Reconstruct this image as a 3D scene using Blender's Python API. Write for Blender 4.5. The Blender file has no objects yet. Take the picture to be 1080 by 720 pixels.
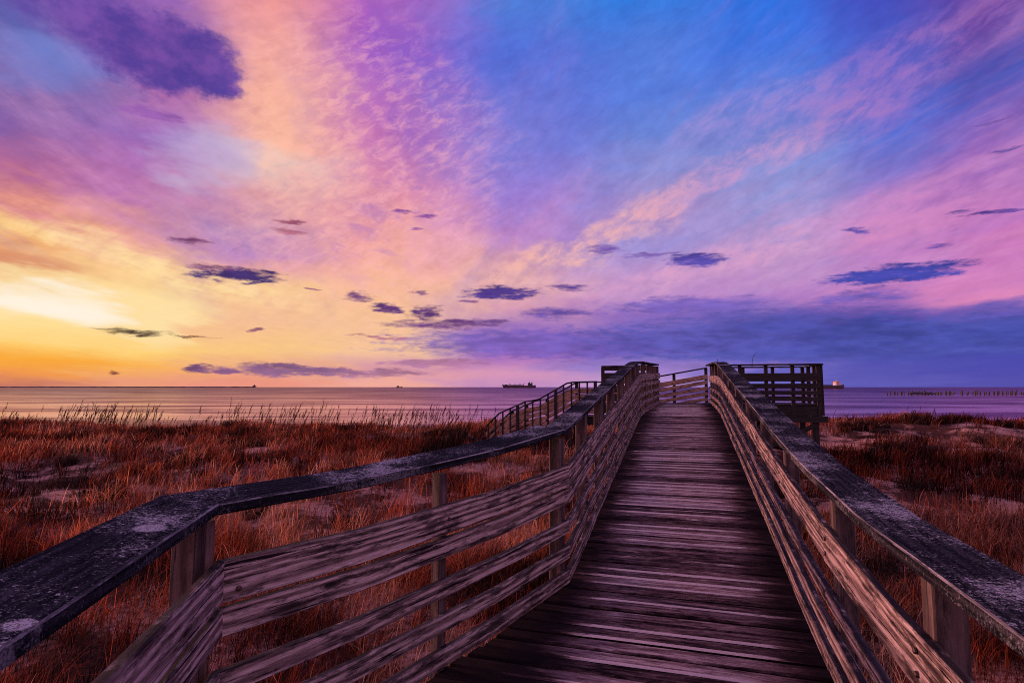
import bpy, math, random
import numpy as np
from mathutils import Vector, noise as mnoise

random.seed(7); RNG = np.random.default_rng(11)
scene = bpy.context.scene
COL = scene.collection
R = math.radians

# ------------------------------------------------------------------ helpers
def srgb(r, g, b):
    f = lambda c: (c/255/12.92) if c/255 <= .04045 else ((c/255+.055)/1.055)**2.4
    return (f(r), f(g), f(b), 1)

def tag(o, label=None, cat=None, group=None, kind=None):
    if label: o['label'] = label
    if cat: o['category'] = cat
    if group: o['group'] = group
    if kind: o['kind'] = kind
    return o

def empty(name, loc, label, cat, group=None):
    o = bpy.data.objects.new(name, None); COL.objects.link(o)
    o.location = loc
    return tag(o, label, cat, group)

class MB:
    """collects vertices, faces and uvs of one mesh"""
    def __init__(s): s.v = []; s.f = []; s.uv = []; s.uv2 = []; s.mi = []
    def face(s, idx, uv=None, uv2=None, mi=0):
        s.f.append(idx)
        s.uv += uv if uv else [(0, 0)]*len(idx)
        s.uv2 += uv2 if uv2 else [(0, 0)]*len(idx)
        s.mi.append(mi)
    def build(s, name, mat, parent=None, smooth=False):
        me = bpy.data.meshes.new(name)
        off = Vector(parent.matrix_world.translation) if parent else Vector((0, 0, 0))
        if parent:
            off = Vector((0, 0, 0)); p = parent
            while p: off += p.location; p = p.parent
        me.from_pydata([(a[0]-off.x, a[1]-off.y, a[2]-off.z) for a in s.v], [], s.f)
        l = me.uv_layers.new(name='grain')
        l.data.foreach_set('uv', np.array(s.uv, dtype=np.float32).ravel())
        l2 = me.uv_layers.new(name='place')
        l2.data.foreach_set('uv', np.array(s.uv2, dtype=np.float32).ravel())
        for m in (mat if isinstance(mat, (list, tuple)) else [mat]): me.materials.append(m)
        me.polygons.foreach_set('material_index', s.mi)
        if smooth: me.polygons.foreach_set('use_smooth', [True]*len(s.f))
        me.update()
        o = bpy.data.objects.new(name, me); COL.objects.link(o)
        if parent: o.parent = parent
        return o
    def box(s, c, size, rz=0, seed=None, tilt=0, ax='z'):
        """chamfer-free box, centre c; grain runs along the longest side"""
        x, y, z = size[0]/2, size[1]/2, size[2]/2
        q = [(-x,-y,-z),(x,-y,-z),(x,y,-z),(-x,y,-z),(-x,-y,z),(x,-y,z),(x,y,z),(-x,y,z)]
        b = len(s.v); cs, sn = math.cos(rz), math.sin(rz)
        for p in q: s.v.append((c[0]+p[0]*cs-p[1]*sn, c[1]+p[0]*sn+p[1]*cs, c[2]+p[2]))
        L = max(range(3), key=lambda i: size[i])
        o1, o2 = random.uniform(0, 90), random.uniform(0, 90)
        for f in ((0,3,2,1),(4,5,6,7),(0,1,5,4),(1,2,6,5),(2,3,7,6),(3,0,4,7)):
            uv = [(q[i][L]+o1, q[i][(L+1) % 3]+q[i][(L+2) % 3]+o2) for i in f]
            s.face([b+i for i in f], uv)
    def tube(s, pts, rad, n=6):
        rings = []
        for i, p in enumerate(pts):
            p = Vector(p)
            d = (Vector(pts[min(i+1, len(pts)-1)])-Vector(pts[max(i-1, 0)])).normalized()
            a = d.cross(Vector((0.31, .77, .55))).normalized(); bb = d.cross(a)
            r = rad[i] if isinstance(rad, (list, tuple)) else rad
            st = len(s.v)
            for k in range(n):
                t = 2*math.pi*k/n
                s.v.append(tuple(p+a*r*math.cos(t)+bb*r*math.sin(t)))
            rings.append(st)
        for j in range(len(rings)-1):
            for k in range(n):
                k2 = (k+1) % n
                s.face([rings[j]+k, rings[j]+k2, rings[j+1]+k2, rings[j+1]+k], [(j, k/n)]*4)
        s.face([rings[0]+k for k in reversed(range(n))]); s.face([rings[-1]+k for k in range(n)])
    def sweep(s, pts, lats, off, w, h, ch=.004, jit=.003, roll=0.0, uvo=None):
        """board: centreline pts (x,y,ztop), unit/mitre laterals, off = lateral of its inner face"""
        sec = [(0, ch), (0, h-ch), (ch, h), (w-ch, h), (w, h-ch), (w, ch), (w-ch, 0), (ch, 0)]
        per = [0]
        for i in range(8):
            a, b2 = sec[i], sec[(i+1) % 8]
            per.append(per[-1]+math.hypot(b2[0]-a[0], b2[1]-a[1]))
        o1, o2 = uvo or (random.uniform(0, 90), random.uniform(0, 90))
        rings = []; L = 0; Ls = []
        for i, (p, lt) in enumerate(zip(pts, lats)):
            if i: L += math.dist(p, pts[i-1])
            Ls.append(L)
            n1 = mnoise.noise((L*.9+o1, o2, 3.3))*jit*2
            n2 = mnoise.noise((L*.8+o1, o2, 9.3))*jit*2
            st = len(s.v)
            for k, (a, b2) in enumerate(sec):
                n3 = mnoise.noise((L*5+o1, k*.7, o2))*jit*.5
                s.v.append((p[0]+lt[0]*(off+a+n1), p[1]+lt[1]*(off+a+n1), p[2]-h+b2+n2+n3+roll*(off+a)))
            rings.append(st)
        for j in range(len(rings)-1):
            for k in range(8):
                k2 = (k+1) % 8
                s.face([rings[j]+k, rings[j+1]+k, rings[j+1]+k2, rings[j]+k2],
                       [(Ls[j]+o1, per[k]+o2), (Ls[j+1]+o1, per[k]+o2), (Ls[j+1]+o1, per[k+1]+o2), (Ls[j]+o1, per[k+1]+o2)],
                       [(Ls[j], per[k]), (Ls[j+1], per[k]), (Ls[j+1], per[k+1]), (Ls[j], per[k+1])], 1 if k in (1, 3) else 0)
        e = [(a+o1, b2*6+o2) for a, b2 in sec]
        s.face([rings[0]+k for k in range(8)], e)
        s.face([rings[-1]+k for k in reversed(range(8))], list(reversed(e)))

# ------------------------------------------------------------------ node helpers
class NT:
    def __init__(s, tree): s.t = tree; s.n = tree.nodes; s.l = tree.links
    def new(s, typ, **kw):
        n = s.n.new(typ)
        for k, v in kw.items(): setattr(n, k, v)
        return n
    def link(s, a, b): s.l.new(a, b)
    def put(s, sock, v):
        if isinstance(v, bpy.types.NodeSocket): s.l.new(v, sock)
        else: sock.default_value = v
    def math(s, op, a, b=None, c=None, clamp=False):
        n = s.new('ShaderNodeMath', operation=op, use_clamp=clamp)
        s.put(n.inputs[0], a)
        if b is not None: s.put(n.inputs[1], b)
        if c is not None: s.put(n.inputs[2], c)
        return n.outputs[0]
    def vmath(s, op, a, b=None):
        n = s.new('ShaderNodeVectorMath', operation=op)
        s.put(n.inputs[0], a)
        if b is not None: s.put(n.inputs[1], b)
        return n.outputs['Value'] if op in ('DOT_PRODUCT', 'LENGTH') else n.outputs[0]
    def comb(s, x, y, z=0.0):
        n = s.new('ShaderNodeCombineXYZ')
        for i, v in enumerate((x, y, z)): s.put(n.inputs[i], v)
        return n.outputs[0]
    def sep(s, v):
        n = s.new('ShaderNodeSeparateXYZ'); s.put(n.inputs[0], v); return n.outputs
    def noise(s, vec, scale, detail=4, rough=.55, dist=0.0, color=False):
        n = s.new('ShaderNodeTexNoise'); n.noise_dimensions = '3D'
        s.put(n.inputs['Vector'], vec); n.inputs['Scale'].default_value = scale
        n.inputs['Detail'].default_value = detail; n.inputs['Roughness'].default_value = rough
        n.inputs['Distortion'].default_value = dist
        return n.outputs['Color' if color else 'Fac']
    def mr(s, v, a, b, c=0.0, d=1.0, smooth=True):
        n = s.new('ShaderNodeMapRange'); n.interpolation_type = 'SMOOTHSTEP' if smooth else 'LINEAR'
        n.clamp = True
        s.put(n.inputs[0], v)
        for i, x in enumerate((a, b, c, d)): s.put(n.inputs[i+1], x)
        return n.outputs[0]
    def mix(s, f, a, b, mode='MIX'):
        n = s.new('ShaderNodeMix'); n.data_type = 'RGBA'; n.blend_type = mode
        s.put(n.inputs[0], f); s.put(n.inputs[6], a); s.put(n.inputs[7], b)
        return n.outputs[2]
    def ramp(s, f, stops, interp='LINEAR'):
        n = s.new('ShaderNodeValToRGB'); cr = n.color_ramp; cr.interpolation = interp
        while len(cr.elements) < len(stops): cr.elements.new(.5)
        for e, (p, c) in zip(cr.elements, sorted(stops, key=lambda q: q[0])): e.position = p; e.color = c
        s.put(n.inputs[0], f)
        return n.outputs[0]

def material(name):
    m = bpy.data.materials.new(name); m.use_nodes = True
    nt = NT(m.node_tree); nt.n.clear()
    out = nt.new('ShaderNodeOutputMaterial')
    return m, nt, out

def principled(nt, out, color, rough, bump=None, bstr=.3, bdist=.01, spec=.5):
    p = nt.new('ShaderNodeBsdfPrincipled')
    nt.put(p.inputs['Base Color'], color); nt.put(p.inputs['Roughness'], rough)
    p.inputs['Specular IOR Level'].default_value = spec
    if bump is not None:
        b = nt.new('ShaderNodeBump'); b.inputs['Strength'].default_value = bstr
        b.inputs['Distance'].default_value = bdist
        nt.put(b.inputs['Height'], bump); nt.link(b.outputs[0], p.inputs['Normal'])
    nt.link(p.outputs[0], out.inputs[0])
    return p

def uvnode(nt, name):
    n = nt.new('ShaderNodeUVMap'); n.uv_map = name; return n.outputs[0]

# ------------------------------------------------------------------ wood materials
LICHEN = [(-1.095, 1.76, .050), (-.83, 1.0, .045), (-.90, 1.08, .03)]
def wood(name, dark, mid, pale, stain=.55, topdark=.45, rings=26.0, lichen=0.0, worn=False, spec=.3):
    m, nt, out = material(name)
    uv = uvnode(nt, 'grain'); x, y, _ = nt.sep(uv)
    big = nt.noise(nt.comb(nt.math('MULTIPLY', x, .55), nt.math('MULTIPLY', y, 6.0)), 1.0, 2)
    ringv = nt.math('SINE', nt.math('MULTIPLY', nt.math('ADD', nt.math('MULTIPLY', y, rings), nt.math('MULTIPLY', big, 4.5)), 6.283))
    ringv = nt.mr(ringv, -1, 1)
    fine = nt.noise(nt.comb(nt.math('MULTIPLY', x, 7.0), nt.math('MULTIPLY', y, 130.0)), 1.0, 6, .75)
    crack = nt.noise(nt.comb(nt.math('MULTIPLY', x, 1.8), nt.math('MULTIPLY', y, 62.0), 4.0), 1.0, 6, .66)
    crackm = nt.mr(crack, .39, .43)
    g = nt.math('ADD', nt.math('MULTIPLY', ringv, .34), nt.math('MULTIPLY', fine, 1.25))
    g = nt.math('SUBTRACT', g, .34)
    c = nt.ramp(g, [(0.1, dark), (.45, mid), (.85, pale)])
    c = nt.mix(crackm, dark, c)
    # knots: sparse dark ovals ringed by swirling grain
    kv = nt.new('ShaderNodeTexVoronoi'); kv.inputs['Scale'].default_value = 1.0
    nt.put(kv.inputs['Vector'], nt.comb(nt.math('MULTIPLY', x, 2.6), nt.math('MULTIPLY', y, 8.0)))
    kd = nt.math('ADD', kv.outputs['Distance'], nt.math('MULTIPLY', nt.math('SUBTRACT', fine, .5), .06))
    kring = nt.math('MULTIPLY', nt.mr(nt.math('SINE', nt.math('MULTIPLY', kd, 60.0)), -.2, .9), nt.mr(kd, .32, .12))
    c = nt.mix(nt.math('MULTIPLY', kring, .45), c, dark)
    c = nt.mix(nt.math('MULTIPLY', nt.mr(kd, .12, .07), .85), c, dark)
    st = nt.noise(nt.comb(nt.math('MULTIPLY', x, 4.2), nt.math('MULTIPLY', y, 20.0), 7.7), 1.0, 8, .74)
    stm = nt.mr(st, .40, .52)
    c = nt.mix(nt.math('MULTIPLY', nt.math('SUBTRACT', 1.0, stm), stain), c, (dark[0]*.6, dark[1]*.6, dark[2]*.6, 1))
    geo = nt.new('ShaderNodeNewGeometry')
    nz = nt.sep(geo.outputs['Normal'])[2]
    if topdark:     # darker tone on upward faces
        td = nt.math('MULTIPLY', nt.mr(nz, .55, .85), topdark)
        topvar = nt.noise(uv, 9.0, 5, .7)
        c = nt.mix(nt.math('MULTIPLY', td, nt.mr(topvar, .25, .5)), c, (.012, .011, .015, 1))
    h = nt.math('ADD', nt.math('MULTIPLY', fine, .6), nt.math('ADD', nt.math('MULTIPLY', ringv, .25), crackm))
    if lichen:
        pos = geo.outputs['Position']
        big2 = nt.noise(pos, 2.3, 3, .6)
        sp = nt.noise(pos, 60.0, 6, .75)
        sp2 = nt.noise(pos, 190.0, 3, .6)
        c = nt.mix(nt.math('MULTIPLY', nt.mr(sp, .42, .58), .75), c, (.010, .010, .014, 1))
        sp3 = nt.noise(pos, 115.0, 5, .75)
        lm0 = nt.math('MULTIPLY', nt.mr(nt.math('ADD', sp3, nt.math('MULTIPLY', nt.math('SUBTRACT', big2, .5), .35)), .54, .66), .50)
        lm = nt.mr(nt.math('ADD', sp, nt.math('MULTIPLY', nt.math('SUBTRACT', big2, .5), .9)), .66-.07*lichen, .72-.07*lichen)
        lm = nt.math('MAXIMUM', nt.math('MULTIPLY', lm, nt.mr(sp2, .40, .56, .1, 1.0)), lm0)
        for (lx, ly, lr) in LICHEN:
            dd = nt.vmath('LENGTH', nt.vmath('SUBTRACT', nt.vmath('MULTIPLY', pos, (1, 1, 0)), (lx, ly, 0)))
            dd = nt.math('ADD', dd, nt.math('MULTIPLY', nt.math('SUBTRACT', sp, .5), .05))
            ro_ = nt.math('MULTIPLY', nt.mr(dd, lr*.75, lr), nt.mr(sp2, .35, .5, .55, 1.0))
            ro_ = nt.math('MULTIPLY', nt.mr(dd, lr*1.0, lr*.75), nt.mr(sp2, .38, .54, .25, 1.0))
            lm = nt.math('MAXIMUM', lm, ro_)
        lm = nt.math('MULTIPLY', lm, nt.mr(nz, -.2, .3, .1, 1.0))
        # worn, paler arrises
        _, vv, _ = nt.sep(uvnode(nt, 'place'))
        c = nt.mix(nt.math('MULTIPLY', lm, .9), c, (.40, .38, .42, 1))
        h = nt.math('ADD', h, nt.math('MULTIPLY', lm, .8))
    ro = nt.mr(fine, .2, .8, .55, .85)
    principled(nt, out, c, ro, h, .55, .004, spec)
    return m

W_BOARD = wood('weathered_board', (.016, .010, .012, 1), (.31, .21, .195, 1), (.76, .59, .55, 1), stain=.78, topdark=.9, spec=.05)
W_LIT = wood('lit_look_board', (.05, .025, .018, 1), (.42, .23, .16, 1), (.74, .50, .38, 1), stain=.5, topdark=.5, spec=.05)  # paler, warmer wood paints in the bright light seen between the stair rails
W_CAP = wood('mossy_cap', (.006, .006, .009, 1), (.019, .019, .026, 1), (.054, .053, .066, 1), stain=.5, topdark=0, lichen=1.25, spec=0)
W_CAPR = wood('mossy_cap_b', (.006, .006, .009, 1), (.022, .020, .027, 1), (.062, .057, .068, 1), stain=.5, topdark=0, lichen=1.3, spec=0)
W_EDGE = wood('worn_arris', (.03, .025, .03, 1), (.20, .17, .18, 1), (.42, .38, .40, 1), stain=.85, topdark=0, spec=.1)
W_POST = wood('post_timber', (.022, .014, .014, 1), (.10, .060, .060, 1), (.19, .125, .12, 1), stain=.6, topdark=.5, rings=18)
W_DARK = wood('dark_timber', (.006, .004, .005, 1), (.022, .015, .015, 1), (.05, .034, .033, 1), stain=.5, topdark=.6)

def deck_material():
    m, nt, out = material('deck_planks')
    uv = uvnode(nt, 'grain'); x, y, _ = nt.sep(uv)
    ps = uvnode(nt, 'place'); t, rnd, _ = nt.sep(ps)
    fine = nt.noise(nt.comb(nt.math('MULTIPLY', x, 2.2), nt.math('MULTIPLY', y, 120.0)), 1.0, 6, .68)
    streak = nt.noise(nt.comb(nt.math('MULTIPLY', x, 2.2), nt.math('MULTIPLY', y, 30.0), 3.0), 1.0, 7, .72)
    patch = nt.noise(nt.comb(x, nt.math('MULTIPLY', y, 4.0), 8.0), 1.6, 4, .6)
    # foot traffic has worn the middle of the walk pale; the sides' algae and rail shade are painted dark
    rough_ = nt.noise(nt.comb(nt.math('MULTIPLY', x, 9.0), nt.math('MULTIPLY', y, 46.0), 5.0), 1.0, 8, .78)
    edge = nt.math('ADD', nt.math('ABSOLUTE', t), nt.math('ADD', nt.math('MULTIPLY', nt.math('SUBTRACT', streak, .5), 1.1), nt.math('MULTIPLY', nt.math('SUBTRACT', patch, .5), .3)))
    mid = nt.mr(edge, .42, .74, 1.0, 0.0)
    arris = nt.math('GREATER_THAN', rnd, 1.5)          # highlight painted on a plank's front arris, paler than its face
    rnd = nt.math('FRACT', rnd)
    a = nt.math('ADD', nt.math('MULTIPLY', streak, .85), nt.math('MULTIPLY', rough_, .60))
    a = nt.math('ADD', a, nt.math('MULTIPLY', nt.math('SUBTRACT', rnd, .5), .20))
    worn = nt.math('ADD', nt.math('MULTIPLY', nt.mr(a, .52, .92), .80), nt.math('MULTIPLY', arris, nt.mr(nt.math('ADD', rnd, nt.math('SUBTRACT', streak, .5)), .30, .75)), clamp=True)
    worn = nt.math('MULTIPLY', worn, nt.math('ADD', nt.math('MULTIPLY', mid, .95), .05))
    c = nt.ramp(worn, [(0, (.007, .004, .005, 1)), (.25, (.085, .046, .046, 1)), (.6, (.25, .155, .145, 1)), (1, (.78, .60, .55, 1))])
    h = nt.math('ADD', rough_, nt.math('MULTIPLY', streak, 1.5))
    principled(nt, out, c, .9, h, .8, .008, .04)
    return m
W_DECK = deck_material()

def flat(name, col, rough=.6, metal=0.0, var=.25, scale=3.0):
    m, nt, out = material(name)
    tc = nt.new('ShaderNodeTexCoord')
    n = nt.noise(tc.outputs['Object'], scale, 4)
    c = nt.mix(nt.mr(n, .3, .7), tuple(v*(1-var) for v in col[:3])+(1,), tuple(min(1, v*(1+var)) for v in col[:3])+(1,))
    p = principled(nt, out, c, rough)
    p.inputs['Metallic'].default_value = metal
    return m

# ------------------------------------------------------------------ walk geometry
# eye level is z = 0.  s runs along the boardwalk, t to the right of its axis.
X0 = -.075
AX = Vector((.2873, .9578)); LT = Vector((.9578, -.2873))
HW = .742
def st(s, t): return (X0+AX.x*s+LT.x*t, AX.y*s+LT.y*t)
def to_st(x, y): return ((x-X0)*AX.x+y*AX.y, (x-X0)*LT.x+y*LT.y)
SP = [(-6, -1.55), (2.4, -1.54), (3.4, -1.49), (4.3, -1.405), (5.5, -1.27), (10.9, -.67), (11.6, -.60), (12.4, -.555), (16.5, -.46), (20, -.46)]
def zd(s):
    for (a, b), (c, d) in zip(SP, SP[1:]):
        if s <= c:
            return b+(d-b)*(s-a)/(c-a)
    return SP[-1][1]
def zdeck(x, y): return zd(to_st(x, y)[0])

SEA = -4.7
def ground(x, y):
    """terrain height (numpy arrays or floats)"""
    x = np.asarray(x, dtype=float); y = np.asarray(y, dtype=float)
    def ss(a, b, v):
        q = np.clip((v-a)/(b-a), 0, 1); return q*q*(3-2*q)
    crest = 26+1.5*np.sin(x*.21+1)+1.0*np.sin(x*.47)
    z = -2.47+.44*ss(3, 20, y)
    z = z+.12*np.sin(x*.9+.6*y)*np.cos(.7*y-.3*x)+.08*np.sin(1.9*x-.4)*np.sin(1.5*y+.8)+.05*np.sin(3.7*x+2.1*y)
    z = z+.33*ss(7, 14, x)*ss(18, 24, y)*(1+.4*np.sin(x*.8)) + .10*np.exp(-((y-crest+2)/2.5)**2)
    z = z-2.9*ss(0, 14, y-crest)-1.5*ss(14, 60, y-crest)
    return z

# left base line (inner face of the boards), going forward
L0, L1, L2 = (-.36, -1.35), (-1.06, 2.155), st(4.19, -HW)
S_END = 16.5
def nrm(a, b, side):
    d = Vector((b[0]-a[0], b[1]-a[1])).normalized()
    return Vector((-d.y, d.x)) if side < 0 else Vector((d.y, -d.x))

def mitre(n1, n2):
    m = (n1+n2).normalized(); return m/max(.4, m.dot(n1))

BOARDS = [(.845, .15), (.675, .10), (.455, .092), (.275, .09), (.10, .092)]   # top above deck, height
BOARDS_R = [(.785, .175), (.47, .07), (.30, .075), (.15, .085)]   # right railing: one wide board above three narrow ones
BOARDS_L = [(.845, .15), (.655, .085), (.455, .08), (.275, .08), (.10, .085)]
CAPW, CAPIN, CAPT = .212, -.070, .042

def run_points(a, b, n1=None, n2=None, na=None, step=.22, gap=0.0, zf=None, dz=0.0):
    """points + laterals between a and b; n1/n2 are end laterals"""
    d = Vector((b[0]-a[0], b[1]-a[1])); L = d.length; n = max(2, int(L/step)+1)
    pts, lats = [], []
    for i in range(n+1):
        q = i/n
        q2 = (gap+(L-2*gap)*q)/L
        x, y = a[0]+d.x*q2, a[1]+d.y*q2
        pts.append((x, y, (zf or zdeck)(x, y)+dz))
        lats.append(na)
    if n1 is not None: lats[0] = n1
    if n2 is not None: lats[-1] = n2
    return pts, lats

def put_post(parent, x, y, n, ztop, zbot=None, w=.092, out=.082, name='post', mat=None):
    mb = MB()
    px, py = x+n.x*out, y+n.y*out
    zb = float(ground(px, py))-.25 if zbot is None else zbot
    rz = math.atan2(n.y, n.x)
    lat = [Vector((n.x, n.y))]*9
    # vertical sweep with chamfered corners, slightly uneven
    o1, o2 = random.uniform(0, 90), random.uniform(0, 90)
    ch = .006; hw = w/2
    sec = [(-hw, -hw+ch), (-hw, hw-ch), (-hw+ch, hw), (hw-ch, hw), (hw, hw-ch), (hw, -hw+ch), (hw-ch, -hw), (-hw+ch, -hw)]
    lean = (random.uniform(-.008, .008), random.uniform(-.008, .008))
    rings = []; N = 6
    for i in range(N+1):
        q = i/N; z = zb+(ztop-zb)*q
        s0 = len(mb.v)
        for (a, b) in sec:
            mb.v.append((px+n.x*a-n.y*b+lean[0]*(1-q), py+n.y*a+n.x*b+lean[1]*(1-q), z))
        rings.append((s0, z))
    for j in range(N):
        for k in range(8):
            k2 = (k+1) % 8
            va, vb = k*w/2+o2, (k+1)*w/2+o2
            mb.face([rings[j][0]+k2, rings[j][0]+k, rings[j+1][0]+k, rings[j+1][0]+k2],
                    [(rings[j][1]+o1, vb), (rings[j][1]+o1, va), (rings[j+1][1]+o1, va), (rings[j+1][1]+o1, vb)])
    mb.face([rings[-1][0]+k for k in reversed(range(8))], [(o1+a, o2+b) for a, b in reversed(sec)])
    p = mb.build(name, mat or W_POST, parent)
    return p

def put_bolts(post, x, y, n, heights, inner=-.036):
    """round bolt heads standing proud of the inner board face, parts of their post"""
    for z in heights:
        mb = MB(); b = []
        c = Vector((x, y))-n*.004
        side = Vector((-n.y, n.x))
        for r, o in ((.011, 0.0), (.010, .006), (.004, .009)):
            for k in range(8):
                a = 2*math.pi*k/8
                p = c+side*(r*math.cos(a))-n*(o-.003)
                mb.v.append((p.x, p.y, z+r*math.sin(a)))
        for j in range(2):
            for k in range(8):
                k2 = (k+1) % 8
                mb.face([j*8+k, j*8+k2, j*8+8+k2, j*8+8+k])
        mb.face([16+k for k in range(8)])
        mb.build('bolt', M_BOLT, post)

M_BOLT = flat('rusty_bolt', (.10, .06, .05), .55, .6)

# ------------------------------------------------------------------ near railings
def board_run(parent, a, b, n, n1, n2, splits, height_boards=BOARDS, cap=None, capmat=W_CAP, zf=None, bm=W_BOARD,
              caph=1.07, capw=CAPW, capin=CAPIN, skipcap=False, capsplits=None, roll=0.0, lift=(0, 0)):
    """boards and caps of a straight plan run, split at the fractions in splits"""
    def piece(q1, q2, i, N, dz, off, w, h, nm, mat, ch, jit, roll=0.0):
        p1 = (a[0]+(b[0]-a[0])*q1, a[1]+(b[1]-a[1])*q1); p2 = (a[0]+(b[0]-a[0])*q2, a[1]+(b[1]-a[1])*q2)
        pts, lats = run_points(p1, p2, n1 if i == 0 else None, n2 if i == N-1 else None, n, gap=.0018, zf=zf, dz=dz)
        if nm == 'rail_board' and lift != (0, 0):
            m_ = len(pts)-1
            pts = [(a_, b_, c_+lift[0]+(lift[1]-lift[0])*(q1+(q2-q1)*k_/m_)) for k_, (a_, b_, c_) in enumerate(pts)]
        mb = MB(); mb.sweep(pts, lats, off, w, h, ch, jit, roll)
        mb.build(nm, [mat, W_EDGE if nm == 'cap_board' else mat], parent)
    for (top, h) in height_boards:
        for i in range(len(splits)-1):
            piece(splits[i], splits[i+1], i, len(splits)-1, top, 0, .036, h*random.uniform(.96, 1.03), 'rail_board', bm, .004, .0022)
    if not skipcap:
        cs = capsplits or splits
        for i in range(len(cs)-1):
            piece(cs[i], cs[i+1], i, len(cs)-1, caph, capin, capw, CAPT, 'cap_board', capmat, .005, .002, roll)

RL = empty('railing', (L1[0], L1[1], zdeck(*L1)), 'long weathered railing on the left of the boardwalk, bending inward at a corner post', 'railing')
RR = empty('railing', st(3.0, HW)+(zd(3.0),), 'long weathered railing on the right of the boardwalk, its cap speckled with pale lichen', 'railing')

n01 = nrm(L0, L1, -1); n12 = nrm(L1, L2, -1); n23 = -LT
L2b = st(11.7, -HW); L3 = st(S_END, -.54)
n34 = nrm(L2b, L3, -1); m3 = mitre(-LT, n34)
m1 = mitre(n01, n12); m2 = mitre(n12, n23)
LCH = 1.105
board_run(RL, L0, L1, n01, None, m1, [0, 1], BOARDS, caph=LCH, capw=.235, capin=.028, roll=.09, lift=(.055, .055))
board_run(RL, L1, L2, n12, m1, m2, [0, 1], BOARDS, caph=LCH, capsplits=[0, .455, 1], capw=.235, capin=.028, roll=.09, lift=(.055, 0))
def ramp_caph(s): return 1.07
LRUN = 11.7-4.19
fr = lambda L: [(s-4.19)/LRUN for s in L]
board_run(RL, L2, L2b, n23, m2, m3, fr([4.19, 7.1, 9.4, 11.7]), BOARDS_L, caph=LCH-.005, capsplits=fr([4.19, 7.6, 11.7]), capw=.185, capin=.026)
board_run(RL, L2b, L3, n34, m3, None, [0, .5, 1], BOARDS_L, caph=LCH-.005, capw=.185, capin=.026)
def lpost(a, b, q, n, out=.082, **k):
    x, y = a[0]+(b[0]-a[0])*q, a[1]+(b[1]-a[1])*q
    z = zdeck(x, y)
    p = put_post(RL, x, y, n, z+LCH-CAPT-.026, out=out, **k)
    return p, x, y, z
for q in (.12, .55):
    lpost(L0, L1, q, n01)
p, x, y, z = lpost(L1, L1, 0, Vector((m1[0], m1[1])).normalized(), out=.135, w=.105)
put_bolts(p, x+.035, y+.045, n12, [z+.79])
for q in (.485,):
    p, x, y, z = lpost(L1, L2, q, n12, w=.062, out=.07); put_bolts(p, x, y, n12, [z+.80, z+.745])
p, x, y, z = lpost(L2, L2, 0, Vector((m2[0], m2[1])).normalized(), out=.095)
for s in (5.2, 6.3, 7.4, 8.6, 9.8, 10.9):
    q = (s-4.19)/LRUN; p, x, y, z = lpost(L2, L2b, q, n23)
    if s < 9: put_bolts(p, x, y, n23, [z+.80, z+.74])
for q in (.02, .25, .5, .75, .985): lpost(L2b, L3, q, n34)

RS = -1.6
r0, r1 = st(RS, HW), st(S_END, HW)
RRUN = S_END-RS
fq = lambda L: [(s-RS)/RRUN for s in L]
board_run(RR, r0, r1, LT, None, None, fq([RS, .6, 3.35, 6.6, 10.0, 13.2, S_END]), BOARDS_R, capmat=W_CAPR, capsplits=fq([RS, 1.2, 4.6, 8.0, 11.5, 14.2, S_END]))
for s in (-1.4, -.2, .95, 2.13, 3.3, 4.7, 6.0, 7.3, 8.7, 10.0, 11.4, 12.8, 14.2, 15.4, S_END-.06):
    x, y = st(s, HW); z = zd(s)
    p = put_post(RR, x, y, LT, z+1.07-CAPT+.002)
    if .5 < s < 8: put_bolts(p, x, y, LT, [z+.73, z+.66])

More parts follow.
